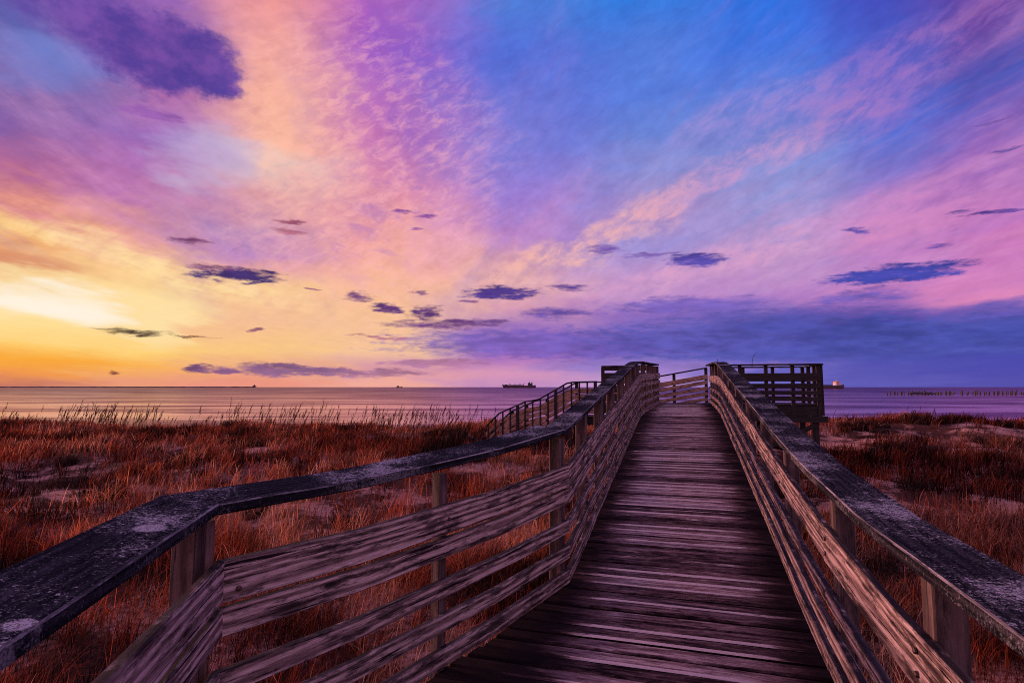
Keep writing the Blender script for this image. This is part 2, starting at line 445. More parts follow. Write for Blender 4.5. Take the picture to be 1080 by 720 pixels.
# ------------------------------------------------------------------ boardwalk deck
BW = empty('boardwalk', st(0, 0)+(-2.4,), 'dark planked boardwalk ramping up over the dune, worn pale along its middle', 'boardwalk')
def left_t(s):
    """left edge of the deck at s"""
    if s >= 4.19: return -HW
    for a, b in ((L0, L1), (L1, L2)):
        sa, ta = to_st(*a); sb, tb = to_st(*b)
        if sa <= s <= sb or (a is L0 and s < sa):
            return ta+(tb-ta)*(s-sa)/(sb-sa)
    return -HW
mb = MB()
s = -2.2; PW = .108
k = 0
while s < S_END+.02:
    w = PW+random.uniform(-.004, .004)
    s2 = min(s+w, S_END+.85)
    e1, e2 = random.uniform(-.012, .02), random.uniform(-.012, .02)
    c = .011; eb = 2+random.random()
    zo = random.uniform(-.004, .004)
    tilt = random.uniform(-.003, .003)
    rnd = random.random()
    o1, o2 = random.uniform(0, 90), random.uniform(0, 90)
    th = .036
    sec = [(0, -th), (0, -c), (c, 0), (s2-s-c, 0), (s2-s, -c), (s2-s, -th)]
    nseg = 8
    rings = []
    for i in range(nseg+1):
        b0 = len(mb.v); q = i/nseg
        for (a, dz) in sec:
            ss_ = s+a
            tl = left_t(ss_)-.035-e1 if ss_ < 4.3 else -HW-.035-e1
            tr = HW+.035+e2
            t = tl+(tr-tl)*q
            x, y = st(ss_, t)
            cup = -.0035*math.cos((a/(s2-s)-.5)*math.pi) if dz == 0 else 0
            mb.v.append((x, y, zd(ss_)+dz+zo+tilt*(a/w-.5)+mnoise.noise((t*1.3, o1, o2))*.003))
        rings.append((b0, t))
    for i in range(nseg):
        for j in range(6):
            j2 = (j+1) % 6
            A, B = rings[i], rings[i+1]
            va, vb = sec[j][0]+o2, sec[j2][0]+o2
            mb.face([A[0]+j, A[0]+j2, B[0]+j2, B[0]+j], [(A[1]+o1, va), (A[1]+o1, vb), (B[1]+o1, vb), (B[1]+o1, va)],
                    [(A[1], rnd), (A[1], rnd), (B[1], rnd), (B[1], rnd)] if j == 2 else ([(A[1], eb), (A[1], eb), (B[1], eb), (B[1], eb)] if j == 1 else [(3, rnd)]*4))  # plank sides dark, painting shade into the gaps
    mb.face([rings[0][0]+j for j in reversed(range(6))], None, [(2, rnd)]*6)
    mb.face([rings[-1][0]+j for j in range(6)], None, [(2, rnd)]*6)
    s = s2+random.uniform(.012, .020); k += 1
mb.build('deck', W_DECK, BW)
for t in (-.6, 0, .6):
    pts = []; lats = []
    for i in range(40):
        s = -2.1+(S_END+2.1)*i/39
        tt = t
        x, y = st(s, tt); pts.append((x, y, zd(s)-.045)); lats.append(LT)
    mb = MB(); mb.sweep(pts, lats, -.02, .045, .19, .003, .001); mb.build('stringer', [W_DARK, W_DARK], BW)
for s in (.2, 2.0, 3.8, 5.6, 7.4, 9.2, 11.0, 12.8, 14.6):
    tl = left_t(s); c = st(s, (tl+HW)/2)
    mb = MB(); mb.box((c[0], c[1], zd(s)-.045-.19-.10), (HW-tl+.1, .09, .18), math.atan2(LT.y, LT.x)); mb.build('cross_beam', W_DARK, BW)
    for t in (tl+.12, HW-.12):
        x, y = st(s, t); zt = zd(s)-.30
        zb = float(ground(x, y))-.3
        if zt-zb > .1:
            mb = MB(); mb.box((x, y, (zt+zb)/2), (.13, .13, zt-zb), math.atan2(LT.y, LT.x)); mb.build('support_post', W_DARK, BW)

# ------------------------------------------------------------------ platform at the top
PZ = -.455
SF, SB = S_END+.01, 18.6           # front and back of the platform
TR, TL = 3.50, -2.18
PF = empty('viewing_platform', st(17.5, 2.2)+(-2.2,), 'dark timber viewing platform on posts at the top of the boardwalk', 'platform')
def planks(parent, s0, s1, t0, t1, z, name='deck', zf=None):
    mb = MB(); s = s0
    while s < s1-.02:
        w = min(.14, s1-s)
        c = st(s+w/2-.003, (t0+t1)/2)
        mb.box((c[0], c[1], z-.018), (t1-t0, w-.007, .036), math.atan2(LT.y, LT.x)); s += w
    return mb.build(name, W_DARK, parent)
planks(PF, SF+.86, SB, .78, TR, PZ-.004)
planks(PF, SF+.005+.15, SF+.85, HW+.05, TR, PZ-.004)
planks(PF, SF+.16, SF+.85, TL, -HW-.05, PZ-.004)
mbb = planks(PF, SF+.16, SF+.85, -HW-.045, HW+.045, PZ-.002)
ang = math.atan2(LT.y, LT.x)
def beam(parent, s0, t0, s1, t1, ztop, h, w, name='beam', mat=W_DARK):
    a, b = st(s0, t0), st(s1, t1); d = math.dist(a, b)
    mb = MB(); mb.box(((a[0]+b[0])/2, (a[1]+b[1])/2, ztop-h/2), (d, w, h), math.atan2(b[1]-a[1], b[0]-a[0])); return mb.build(name, mat, parent)
for sB in (SF+.10, SB-.05, SF+1.05):
    beam(PF, sB, HW+.12 if sB < SF+.5 else .80, sB, TR+.05, PZ-.045, .24, .05)
beam(PF, SF+.10, TL, SF+.10, -HW-.12, PZ-.045, .24, .05)
beam(PF, SF+.15, TR+.03, SB, TR+.03, PZ-.05, .235, .045)
beam(PF, SF+.04, .9, SF+.04, TR+.14, PZ-.30, .16, .07)
beam(PF, SB-.12, .9, SB-.12, TR+.10, PZ-.30, .16, .07)
for s in (SF+.17, SB-.2):
    for t in ((1.0, 2.2, 3.36) if s > SF+.5 else (1.0, 2.2, 3.36, -2.0)):
        x, y = st(s, t); zb = float(ground(x, y))-.4
        mb = MB(); mb.box((x, y, (PZ-.047+zb)/2), (.15, .15, PZ-.047-zb), ang); mb.build('support_post', W_DARK, PF)
def brace(parent, p, q, w=.04, h=.12):
    """diagonal board between two 3-d points"""
    p, q = Vector(p), Vector(q); d = (q-p).normalized(); up = Vector((0, 0, 1)); sd = d.cross(up).normalized(); u = sd.cross(d)
    mb = MB(); o1 = random.uniform(0, 50)
    for e in (p, q):
        for a, b in ((-1, -1), (1, -1), (1, 1), (-1, 1)):
            mb.v.append(tuple(e+sd*a*w/2+u*b*h/2))
    L = (q-p).length
    for f in ((0, 1, 5, 4), (1, 2, 6, 5), (2, 3, 7, 6), (3, 0, 4, 7)):
        mb.face(list(f), [(o1, 0), (o1, h), (o1+L, h), (o1+L, 0)])
    mb.face([3, 2, 1, 0]); mb.face([4, 5, 6, 7])
    return mb.build('brace', W_DARK, parent)
A = st(SF+.07, 3.40); B = st(SF+.07, 2.2)
brace(PF, A+(PZ-.50,), B+(-1.6,)); brace(PF, B+(PZ-.50,), st(SF+.02, 3.40)+(-1.7,))
B2 = st(SF+.07, 1.0); brace(PF, st(SF+.02, 2.2)+(PZ-.5,), B2+(-1.6,))

def simple_rail(label, s0, t0, s1, t1, posts, zf, side, boards=BOARDS, caph=1.07, posth=None, cat='railing', mat=W_DARK, capmat=None, balus=0, splits=None):
    a, b = st(s0, t0), st(s1, t1)
    n = nrm(a, b, side)
    o = empty('railing', (a[0], a[1], zf(*a)), label, cat)
    board_run(o, a, b, n, None, None, splits or [0, 1], boards, zf=zf, bm=mat, capmat=capmat or W_CAP, caph=caph, capw=.16, capin=-.03)
    for q in posts:
        x, y = a[0]+(b[0]-a[0])*q, a[1]+(b[1]-a[1])*q
        put_post(o, x, y, n, zf(x, y)+caph-CAPT+.002 if posth is None else zf(x, y)+posth, zbot=zf(x, y)-.30, mat=W_DARK)
    return o
flatz = lambda x, y: PZ
PB = [(.82, .20), (.545, .125), (.345, .09), (.18, .095)]
simple_rail('dark platform railing facing the walk, right of the boardwalk crest', SF+.02, HW+.16, SF+.02, TR, [.02, .25, .5, .75, .985], flatz, -1, PB)
simple_rail('short dark railing panel on the platform, left of the boardwalk crest', SF+.02, TL, SF+.02, -HW-.02, [.02, .55, .97], flatz, -1, [(1.025, .10), (.86, .30), (.50, .2), (.26, .2)])
simple_rail('dark seaward railing of the platform, seen through the front one', SB-.03, 1.0, SB-.03, TR, [.02, .33, .66, .985], flatz, -1, PB)
simple_rail('dark side railing at the far right end of the platform', SF+.16, TR-.02, SB-.1, TR-.02, [.08, .5, .92], flatz, 1, PB)

# ramp and stairs leaving to the left behind the crest
TZ = [(-6.4, -2.6), (-6.0, -2.30), (-5.55, -1.88), (-4.62, -1.48), (-4.3, -1.46), (-3.3, -.90), (-2.45, -.885), (-.55, -.70), (.79, -.455), (9, -.455)]
def rampz(x, y):
    t = to_st(x, y)[1]
    if t <= TZ[0][0]: return TZ[0][1]
    for (a, b), (c, d) in zip(TZ, TZ[1:]):
        if t <= c: return b+(d-b)*(t-a)/(c-a)
    return TZ[-1][1]
BRP = empty('beach_stairs', st(18.0, -3)+(-2.3,), 'timber ramp and steps going down to the left behind the crest', 'stairs')
mb = MB(); t = .77
while t > -5.95:
    c = st(17.98, t-.07); w = .133
    mb.box((c[0], c[1], rampz(*c)-.02), (w, 1.16, .036), ang); t -= .14
mb.build('tread', W_DARK, BRP)
for sS in (17.45, 18.5):
    pts, lats = run_points(st(sS, .77), st(sS, -6.0), None, None, -AX, zf=rampz, dz=-.045)
    mb = MB(); mb.sweep(pts, lats, -.02, .045, .22, .003, 0); mb.build('stringer', [W_DARK, W_DARK], BRP)
for t in (-.9, -2.5, -3.3, -4.5):
    for sS in (17.5, 18.45):
        x, y = st(sS, t); zb = float(ground(x, y))-.3; zt = rampz(x, y)-.05
        mb = MB(); mb.box((x, y, (zt+zb)/2), (.12, .12, zt-zb), ang); mb.build('support_post', W_DARK, BRP)
SPL = [0, (.79+2.45)/6.74, (.79+3.3)/6.74, 1]
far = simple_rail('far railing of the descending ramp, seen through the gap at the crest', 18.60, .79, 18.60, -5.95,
                  [0.005]+[(.79-t)/6.74 for t in (-.2, -1.0, -1.8, -2.45, -3.3, -4.3, -5.0, -5.5, -5.9)], rampz, 1, [(.845, .15), (.66, .12), (.48, .11), (.31, .11), (.14, .11)], splits=SPL, mat=W_LIT)
near = empty('railing', st(17.38, -3.3)+(-2.0,), 'near railing of the beach steps with many thin dark balusters', 'railing')
a, b = st(17.38, TL-.25), st(17.38, -6.0); n = nrm(a, b, -1)
LN = math.dist(a, b)
board_run(near, a, b, n, None, None, [0, (3.3+TL-.25+.0)/LN if False else .2, 1], [(.22, .10), (.42, .10), (.62, .10), (.84, .12)], zf=rampz, bm=W_LIT, caph=1.07, capw=.12, capin=-.03)
k = 0
t = TL-.3
while t > -5.98:
    x, y = st(17.38, t)
    main = k % 5 == 0
    put_post(near, x, y, n, rampz(x, y)+1.07-CAPT+.002, zbot=rampz(x, y)-(.5 if main else .25), w=.09 if main else .045, out=.062, name='post' if main else 'baluster', mat=W_DARK)
    t -= .245; k += 1

# two thin bent stems sticking up behind the platform rail
M_WIRE = flat('dark_wire', (.03, .025, .03), .6)
x, y = st(SF+.06, .98)
mb = MB(); mb.tube([(x, y, PZ+1.0), (x+.005, y, PZ+1.2), (x-.004, y, PZ+1.27)], [.010, .008, .004])
tag(mb.build('wire_hook', M_WIRE), 'short upright wire on the platform rail, nearer the boardwalk', 'wire')
x, y = st(SF+.06, 1.86)
mb = MB(); mb.tube([(x, y, PZ+1.0), (x+.01, y, PZ+1.15), (x+.04, y, PZ+1.27), (x+.10, y, PZ+1.36), (x+.18, y, PZ+1.40)], [.010, .009, .008, .006, .004])
tag(mb.build('wire_hook', M_WIRE), 'taller bent wire curving to the right above the platform rail', 'wire')

# ------------------------------------------------------------------ ground
def ground_material():
    m, nt, out = material('dune_sand')
    tc = nt.new('ShaderNodeNewGeometry').outputs['Position']
    n1 = nt.noise(tc, .9, 5, .6); n2 = nt.noise(tc, 14, 5, .65); n3 = nt.noise(tc, 90, 3, .6)
    sand = nt.ramp(n2, [(.3, (.26, .12, .085, 1)), (.7, (.62, .32, .235, 1))])
    litter = nt.ramp(n2, [(.3, (.020, .009, .007, 1)), (.7, (.12, .042, .025, 1))])
    c = nt.mix(nt.mr(nt.math('ADD', n1, nt.math('MULTIPLY', n2, .25)), .58, .74), litter, sand)
    h = nt.math('ADD', nt.math('MULTIPLY', n2, 1.0), nt.math('MULTIPLY', n3, .3))
    principled(nt, out, c, .95, h, .7, .05, .1)
    return m
def grid(name, xs, ys, zf, mat):
    X, Y = np.meshgrid(xs, ys); Z = zf(X, Y)
    v = np.stack([X, Y, Z], -1).reshape(-1, 3)
    nx, ny = len(xs), len(ys)
    i = np.arange(nx-1); j = np.arange(ny-1); I, J = np.meshgrid(i, j)
    q = (J*nx+I).ravel()
    f = np.stack([q, q+1, q+1+nx, q+nx], -1)
    me = bpy.data.meshes.new(name)
    me.from_pydata(v.tolist(), [], f.tolist()); me.materials.append(mat)
    me.polygons.foreach_set('use_smooth', [True]*len(f)); me.update()
    o = bpy.data.objects.new(name, me); COL.objects.link(o); return o
xs = np.concatenate([np.linspace(-400, -44, 30), np.linspace(-42, 42, 281), np.linspace(44, 400, 30)])
ys = np.concatenate([np.linspace(-80, -7, 20), np.linspace(-6, 46, 174), np.linspace(47, 110, 20)])
G = grid('ground', xs, ys, ground, ground_material())
tag(G, kind='structure')

# ------------------------------------------------------------------ sea
def sea_material():
    m, nt, out = material('sea_water')
    pos = nt.new('ShaderNodeNewGeometry').outputs['Position']
    x, y, _ = nt.sep(pos)
    w1 = nt.noise(nt.comb(nt.math('MULTIPLY', x, .05), nt.math('MULTIPLY', y, .26)), 1.0, 5, .58)
    w2 = nt.noise(nt.comb(nt.math('MULTIPLY', x, .5), nt.math('MULTIPLY', y, 1.0), 5.0), 1.0, 4, .6)
    h = nt.math('ADD', w1, nt.math('MULTIPLY', w2, .10))
    b = nt.new('ShaderNodeBump'); b.inputs['Strength'].default_value = 1.0; b.inputs['Distance'].default_value = .34
    nt.link(h, b.inputs['Height'])
    # wind slicks, ripples and glints painted as streaks; far tint darkened for duller reflections
    sl = nt.noise(nt.comb(nt.math('MULTIPLY', x, .010), nt.math('MULTIPLY', y, .055), 2.0), 1.0, 9, .74)
    slm = nt.mr(sl, .42, .56)
    far_dim = nt.mr(nt.math('LOGARITHM', nt.math('MAXIMUM', y, 30.0), 10.0), 1.95, 3.0)
    tint = nt.mix(far_dim, (.92, .70, .75, 1), (.47, .36, .49, 1))
    tint = nt.mix(slm, nt.mix(1.0, tint, (.42, .34, .46, 1), 'MULTIPLY'), tint)
    gl = nt.new('ShaderNodeBsdfGlossy'); nt.put(gl.inputs['Color'], tint); gl.inputs['Roughness'].default_value = .16
    df = nt.new('ShaderNodeBsdfDiffuse'); df.inputs['Color'].default_value = (.03, .012, .03, 1)
    nt.link(b.outputs[0], gl.inputs['Normal'])
    fr = nt.new('ShaderNodeFresnel'); fr.inputs['IOR'].default_value = 1.33; nt.link(b.outputs[0], fr.inputs['Normal'])
    mx = nt.new('ShaderNodeMixShader'); nt.put(mx.inputs[0], nt.mr(fr.outputs[0], 0, .35, .35, 1.0, False))
    nt.link(df.outputs[0], mx.inputs[1]); nt.link(gl.outputs[0], mx.inputs[2]); nt.link(mx.outputs[0], out.inputs[0])
    return m
sx = np.concatenate([-np.geomspace(40000, 50, 24), np.linspace(-40, 40, 9), np.geomspace(50, 40000, 24)])
sy = np.concatenate([np.linspace(30, 300, 20), np.geomspace(330, 40000, 24)])
S = grid('water', sx, sy, lambda X, Y: np.full_like(X, SEA), sea_material())
tag(S, kind='structure')

# ------------------------------------------------------------------ grass
def grass_material(name='dune_grass'):
    m, nt, out = material(name)
    at = nt.new('ShaderNodeAttribute'); at.attribute_name = 'tint'
    d = nt.new('ShaderNodeBsdfDiffuse'); t = nt.new('ShaderNodeBsdfTranslucent'); mx = nt.new('ShaderNodeMixShader')
    nt.link(at.outputs['Color'], d.inputs[0]); nt.link(at.outputs['Color'], t.inputs[0])
    mx.inputs[0].default_value = .35
    nt.link(d.outputs[0], mx.inputs[1]); nt.link(t.outputs[0], mx.inputs[2]); nt.link(mx.outputs[0], out.inputs[0])
    return m
M_GRASS = grass_material()
def vnoise(x, y, f, seed):
    """cheap smooth value noise, numpy"""
    rs = np.random.default_rng(seed); tab = rs.random((256, 256))
    X = x*f+1000; Y = y*f+1000
    xi = np.floor(X).astype(int); yi = np.floor(Y).astype(int); fx = X-xi; fy = Y-yi
    fx = fx*fx*(3-2*fx); fy = fy*fy*(3-2*fy)
    g = lambda a, b: tab[a % 256, b % 256]
    return (g(xi, yi)*(1-fx)+g(xi+1, yi)*fx)*(1-fy)+(g(xi, yi+1)*(1-fx)+g(xi+1, yi+1)*fx)*fy
def blades_mesh(name, bx, by, bz, H, W, lean, ldir, tint, mat, curve=1.0):
    """every blade: 5 verts, two quads' worth of strip ending in a tip"""
    n = len(bx)
    face = RNG.uniform(0, 2*np.pi, n)
    wx, wy = np.cos(face)*W/2, np.sin(face)*W/2
    lx, ly = np.cos(ldir), np.sin(ldir)
    V = np.empty((n, 7, 3))
    for k, (q, ww) in enumerate(((0, 1.0), (.4, .9), (.75, .6))):
        dx = lean*H*q**1.8*curve; dz = H*(q-.35*lean*q**2.2)
        V[:, 2*k] = np.stack([bx+lx*dx-wx*ww, by+ly*dx-wy*ww, bz+dz], -1)
        V[:, 2*k+1] = np.stack([bx+lx*dx+wx*ww, by+ly*dx+wy*ww, bz+dz], -1)
    dx = lean*H*curve; dz = H*(1-.35*lean-.12*lean**2)
    V[:, 6] = np.stack([bx+lx*dx, by+ly*dx, bz+dz], -1)
    base = (np.arange(n)*7)[:, None]
    loops = (base+np.array([[0, 1, 3, 2, 2, 3, 5, 4, 4, 5, 6]])).ravel()
    ls = (np.arange(n)*11)[:, None]+np.array([[0, 4, 8]])
    me = bpy.data.meshes.new(name)
    me.vertices.add(n*7); me.vertices.foreach_set('co', V.reshape(-1).astype(np.float32))
    me.loops.add(n*11); me.loops.foreach_set('vertex_index', loops.astype(np.int32))
    me.polygons.add(n*3); me.polygons.foreach_set('loop_start', ls.ravel().astype(np.int32))
    me.update(calc_edges=True)
    ca = me.color_attributes.new('tint', 'FLOAT_COLOR', 'POINT')
    c = np.ones((n, 7, 4), dtype=np.float32); c[:, :, :3] = tint[:, None, :]
    ca.data.foreach_set('color', c.ravel())
    me.materials.append(mat); me.validate()
    o = bpy.data.objects.new(name, me); COL.objects.link(o); return o

def built_over(x, y, m=.12):
    """True where decks, railings or steps stand"""
    s, t = (x-X0)*AX.x+y*AX.y, (x-X0)*LT.x+y*LT.y
    tl = np.full_like(s, -HW)
    for a, b in ((L0, L1), (L1, L2)):
        sa, ta = to_st(*a); sb, tb = to_st(*b)
        k = (s >= sa) & (s < sb)
        tl = np.where(k, ta+(tb-ta)*(s-sa)/(sb-sa), tl)
    tl = np.where(s < to_st(*L0)[0], to_st(*L0)[1], tl)
    walk = (s < S_END) & (t > tl-.16-m) & (t < HW+.16+m)
    plat = (s >= S_END-.1) & (s < SB+.15) & (t > -6.6) & (t < TR+.2)
    return walk | plat

def scatter(n, dmax, umax, dmin=.7):
    d = np.sqrt(RNG.uniform(dmin**2, dmax**2, n)); u = RNG.uniform(-umax, umax, n)
    return u*d, d
PAL = np.array([[.44, .092, .034], [.54, .19, .095], [.64, .37, .25], [.20, .046, .026], [.026, .016, .013], [.32, .060, .028]])
def make_clumps(nc, nb, dmax, dmin, hscale=1.0, spread=.10):
    x, y = scatter(nc, dmax, 1.3, dmin)
    f1 = vnoise(x, y, .35, 1); f2 = vnoise(x, y, 1.1, 2); f3 = vnoise(x, y, 2.7, 3)
    dens = .55*f1+.30*f2+.25*f3
    keep = dens > RNG.uniform(.33, .52, nc)
    keep &= ~built_over(x, y)
    crest = 26+1.5*np.sin(x*.21+1)+1.0*np.sin(x*.47)
    keep &= y < crest+6
    # open sandy band just below the right-hand crest
    sandy = (x > 7)*np.exp(-((y-crest+4.2)/2.6)**2)*(.75+.7*vnoise(x, y, .5, 9))
    keep &= RNG.random(nc) > sandy*1.1
    x, y, dens, f1, f2 = x[keep], y[keep], dens[keep], f1[keep], f2[keep]
    n = len(x)
    hue = ((vnoise(x, y, .45, 5)*.55+vnoise(x, y, 1.5, 6)*.45)-.5)*2.2+.52
    ch = (.26+.36*dens)*RNG.uniform(.75, 1.25, n)*hscale
    cd = RNG.uniform(0, 2*np.pi, n)
    X = np.repeat(x, nb)+RNG.normal(0, spread, n*nb); Y = np.repeat(y, nb)+RNG.normal(0, spread, n*nb)
    H = np.repeat(ch, nb)*RNG.uniform(.55, 1.15, n*nb)
    k = ~built_over(X, Y, -.02)
    cb = np.repeat(RNG.uniform(.2, 1.5, n), nb)
    hue = np.repeat(hue, nb); cd = np.repeat(cd, nb)
    X, Y, H, hue, cd, cb = X[k], Y[k], H[k], hue[k], cd[k], cb[k]
    N = len(X)
    dist = np.hypot(X, Y)
    W = np.maximum(.0040, dist*.00085)*RNG.uniform(.7, 1.3, N)
    lean = np.clip(RNG.gamma(2.2, .22, N), .03, 1.3)
    ld = np.where(RNG.random(N) < .55, RNG.normal(.1, .8, N), RNG.uniform(0, 2*np.pi, N))
    r = hue+RNG.normal(0, .13, N)
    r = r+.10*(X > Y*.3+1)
    r = np.where((np.hypot(X, Y) > 6.5) & (RNG.random(N) < .75), np.minimum(r, .74), r)
    idx = np.select([r < .22, r < .40, r < .52, r < .66, r < .78], [4, 3, 5, 0, 1], 2)
    # left field is rustier and lighter, right one browner
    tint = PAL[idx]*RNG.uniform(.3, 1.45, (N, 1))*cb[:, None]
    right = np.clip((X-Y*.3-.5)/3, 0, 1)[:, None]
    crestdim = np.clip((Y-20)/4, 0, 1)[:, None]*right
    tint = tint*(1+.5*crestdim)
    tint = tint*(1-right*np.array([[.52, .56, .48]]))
    return X, Y, H, W, lean, ld, tint
def dark_clumps(n):
    x, y = scatter(n, 27, 1.25, 2.5); k = ~built_over(x, y, .3); x, y = x[k], y[k]; n = len(x)
    nb = 220; r = RNG.uniform(.14, .42, n); a = RNG.uniform(0, 2*np.pi, (n, nb)); q = np.sqrt(RNG.random((n, nb)))
    X = (x[:, None]+r[:, None]*q*np.cos(a)*1.5).ravel(); Y = (y[:, None]+r[:, None]*q*np.sin(a)).ravel()
    H = (RNG.uniform(.28, .55, (n, 1))*RNG.uniform(.5, 1.1, (n, nb))*(1.1-.5*q)).ravel()*.9
    k = ~built_over(X, Y); X, Y, H, a = X[k], Y[k], H[k], a.ravel()[k]; N = len(X)
    tint = np.array([[.026, .016, .012]])*RNG.uniform(.5, 2.2, (N, 1))
    return X, Y, H, np.maximum(.005, np.hypot(X, Y)*.0008), np.clip(RNG.gamma(2.5, .2, N), .05, 1.2), a, tint
parts = [dark_clumps(330), make_clumps(15500, 13, 33, 6.0), make_clumps(4600, 19, 9.0, .9, 1.0, .08), make_clumps(7500, 13, 33, 16, .95, .14)]
cat = [np.concatenate([p[i] for p in parts]) for i in range(7)]
X, Y, H, W, lean, ld, tint = cat
print('blades', len(X))
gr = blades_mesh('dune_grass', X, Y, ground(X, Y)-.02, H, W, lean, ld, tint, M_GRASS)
tag(gr, 'rust brown dune grass covering the sand on both sides of the boardwalk', 'grass', kind='stuff')

# tall seed stalks standing above the grass along the crest
def stalks(n, ulo, uhi, dlo, dhi, hlo, hhi):
    d = RNG.uniform(dlo, dhi, n); u = RNG.uniform(ulo, uhi, n)
    return u*d, d, RNG.uniform(hlo, hhi, n)
sx1 = [stalks(520, -1.2, -.02, 15, 27, .55, 1.15), stalks(90, -.5, -.3, 18, 26, .8, 1.5), stalks(130, -.26, -.10, 18, 26, .8, 1.3), stalks(120, -.80, -.62, 18, 26, .8, 1.4), stalks(160, .55, 1.2, 12, 26, .5, .85)]
X = np.concatenate([q[0] for q in sx1]); Y = np.concatenate([q[1] for q in sx1]); H = np.concatenate([q[2] for q in sx1])
k = ~built_over(X, Y); X, Y, H = X[k], Y[k], H[k]; n = len(X)
# each stalk = long thin blade plus a plume of short ones
bx = [X]; by = [Y]; bz = [ground(X, Y)]; hh = [H]; ww = [np.full(n, .013)]
ln = RNG.uniform(.05, .35, n); dr = RNG.normal(.1, .5, n)
lns = [ln]; drs = [dr]
for j in range(7):
    q = .68+.04*j
    dx = ln*H*q**1.8
    bx.append(X+np.cos(dr)*dx); by.append(Y+np.sin(dr)*dx); bz.append(ground(X, Y)+H*(q-.35*ln*q**2.2))
    hh.append(H*RNG.uniform(.10, .2, n)); ww.append(np.full(n, .018)); lns.append(RNG.uniform(.3, .9, n)); drs.append(dr+RNG.normal(0, .6, n))
cc = np.tile(np.array([[.075, .030, .022]]), (n*8, 1))*RNG.uniform(.5, 1.6, (n*8, 1))
tg = blades_mesh('seed_stalks', *[np.concatenate(q) for q in (bx, by, bz, hh, ww, lns, drs)], cc, M_GRASS)
tag(tg, 'tall dark seed stalks rising above the dune grass against the water', 'grass stalks', kind='stuff')

# ------------------------------------------------------------------ shrubs on the right-hand crest
def shrub(x, y, r, h, label):
    n = int(900*r)
    ph = RNG.uniform(0, 2*np.pi, n); cz = RNG.random(n)
    rad = r*np.sqrt(RNG.random(n))*(1-.5*cz)
    lump = .75+.5*vnoise(np.cos(ph)*2+x, np.sin(ph)*2+cz*3, 1.3, 21)
    bx = rad*lump*np.cos(ph); by = rad*lump*np.sin(ph)*.8; bz = h*cz*lump*.8
    g0 = float(ground(x, y))-.05
    tint = np.array([[.075, .032, .024]])*RNG.uniform(.4, 1.9, (n, 1))
    root = empty('shrub', (x, y, g0), label, 'shrub', 'dark shrubs on the right hand dune crest')
    o = blades_mesh('foliage', bx, by, bz, RNG.uniform(.12, .28, n), np.full(n, .03), RNG.uniform(.2, 1.0, n), ph, tint, M_GRASS)
    o.parent = root
    mb = MB()
    for i in range(6):
        a = i*1.05+x
        mb.tube([(x, y, g0), (x+.3*r*math.cos(a), y+.3*r*math.sin(a), g0+h*.5), (x+.6*r*math.cos(a), y+.5*r*math.sin(a), g0+h*.85)], [.02, .013, .006], 5)
    mb.build('stem', W_DARK, root)
for px, d, r, h, lab in ((886, 22.5, .30, .34, 'small dark shrub on the crest nearest the platform'),
                         (905, 23.0, .5, .38, 'broad dark shrub second from the platform on the crest'),
                         (955, 23.5, .5, .45, 'dark shrub in the middle of the crest group'),
                         (972, 24.0, .35, .42, 'narrow dark shrub just right of the middle shrub'),
                         (995, 24.0, .55, .42, 'broadest dark shrub right of the narrow one'),
                         (1056, 24.5, .45, .35, 'dark shrub alone near the right edge of the dune crest')):
    shrub((px-540)/600*d*1.005, d, r, h, lab)

# ------------------------------------------------------------------ far things on the water
M_HULL = flat('dark_hull', (.035, .022, .035), .5, 0, .3, .05)
M_RUST = flat('red_boot_top', (.12, .03, .025), .6, 0, .3, .05)
M_WHITE = flat('ship_white', (.52, .42, .40), .5, 0, .15, .1)
M_ORNG = flat('ship_lit_orange', (.60, .22, .08), .5, 0, .15, .1)  # with the white above, paints the tanker's lit bits; nothing emits
def hull_mb(L, B, hgt, x0, y0, z0, bow=1, sheer=.25):
    mb = MB(); N = 18
    for i in range(N+1):
        q = i/N; xx = (q-.5)*L
        wq = (1-max(0, (q-.8)/.2)**2)*(1-.35*max(0, (.1-q)/.1)**2)
        wq = max(wq, .03)
        sh = sheer*hgt*(max(0, (q-.8)/.2)**1.5)+.12*hgt*max(0, (.12-q)/.12)
        rake = max(0, (q-.85)/.15)*hgt*.5
        for (yy, zz) in ((-.7, -hgt*.4), (-1, hgt*.2), (-1, hgt*.6+sh), (1, hgt*.6+sh), (1, hgt*.2), (.7, -hgt*.4)):
            r = rake*((zz+hgt*.4)/hgt)
            mb.v.append((x0+bow*(xx+r), y0+yy*B/2*wq, z0+zz))
    for i in range(N):
        for k in range(6):
            k2 = (k+1) % 6
            mb.face([i*6+k, i*6+k2, i*6+6+k2, i*6+6+k], None, None, 1 if k in (0, 4) else 0)
    mb.face([5, 4, 3, 2, 1, 0]); mb.face([N*6+k for k in range(6)])
    return mb
def part_box(parent, name, mat, c, size):
    mb = MB(); mb.box(c, size); return mb.build(name, mat, parent)
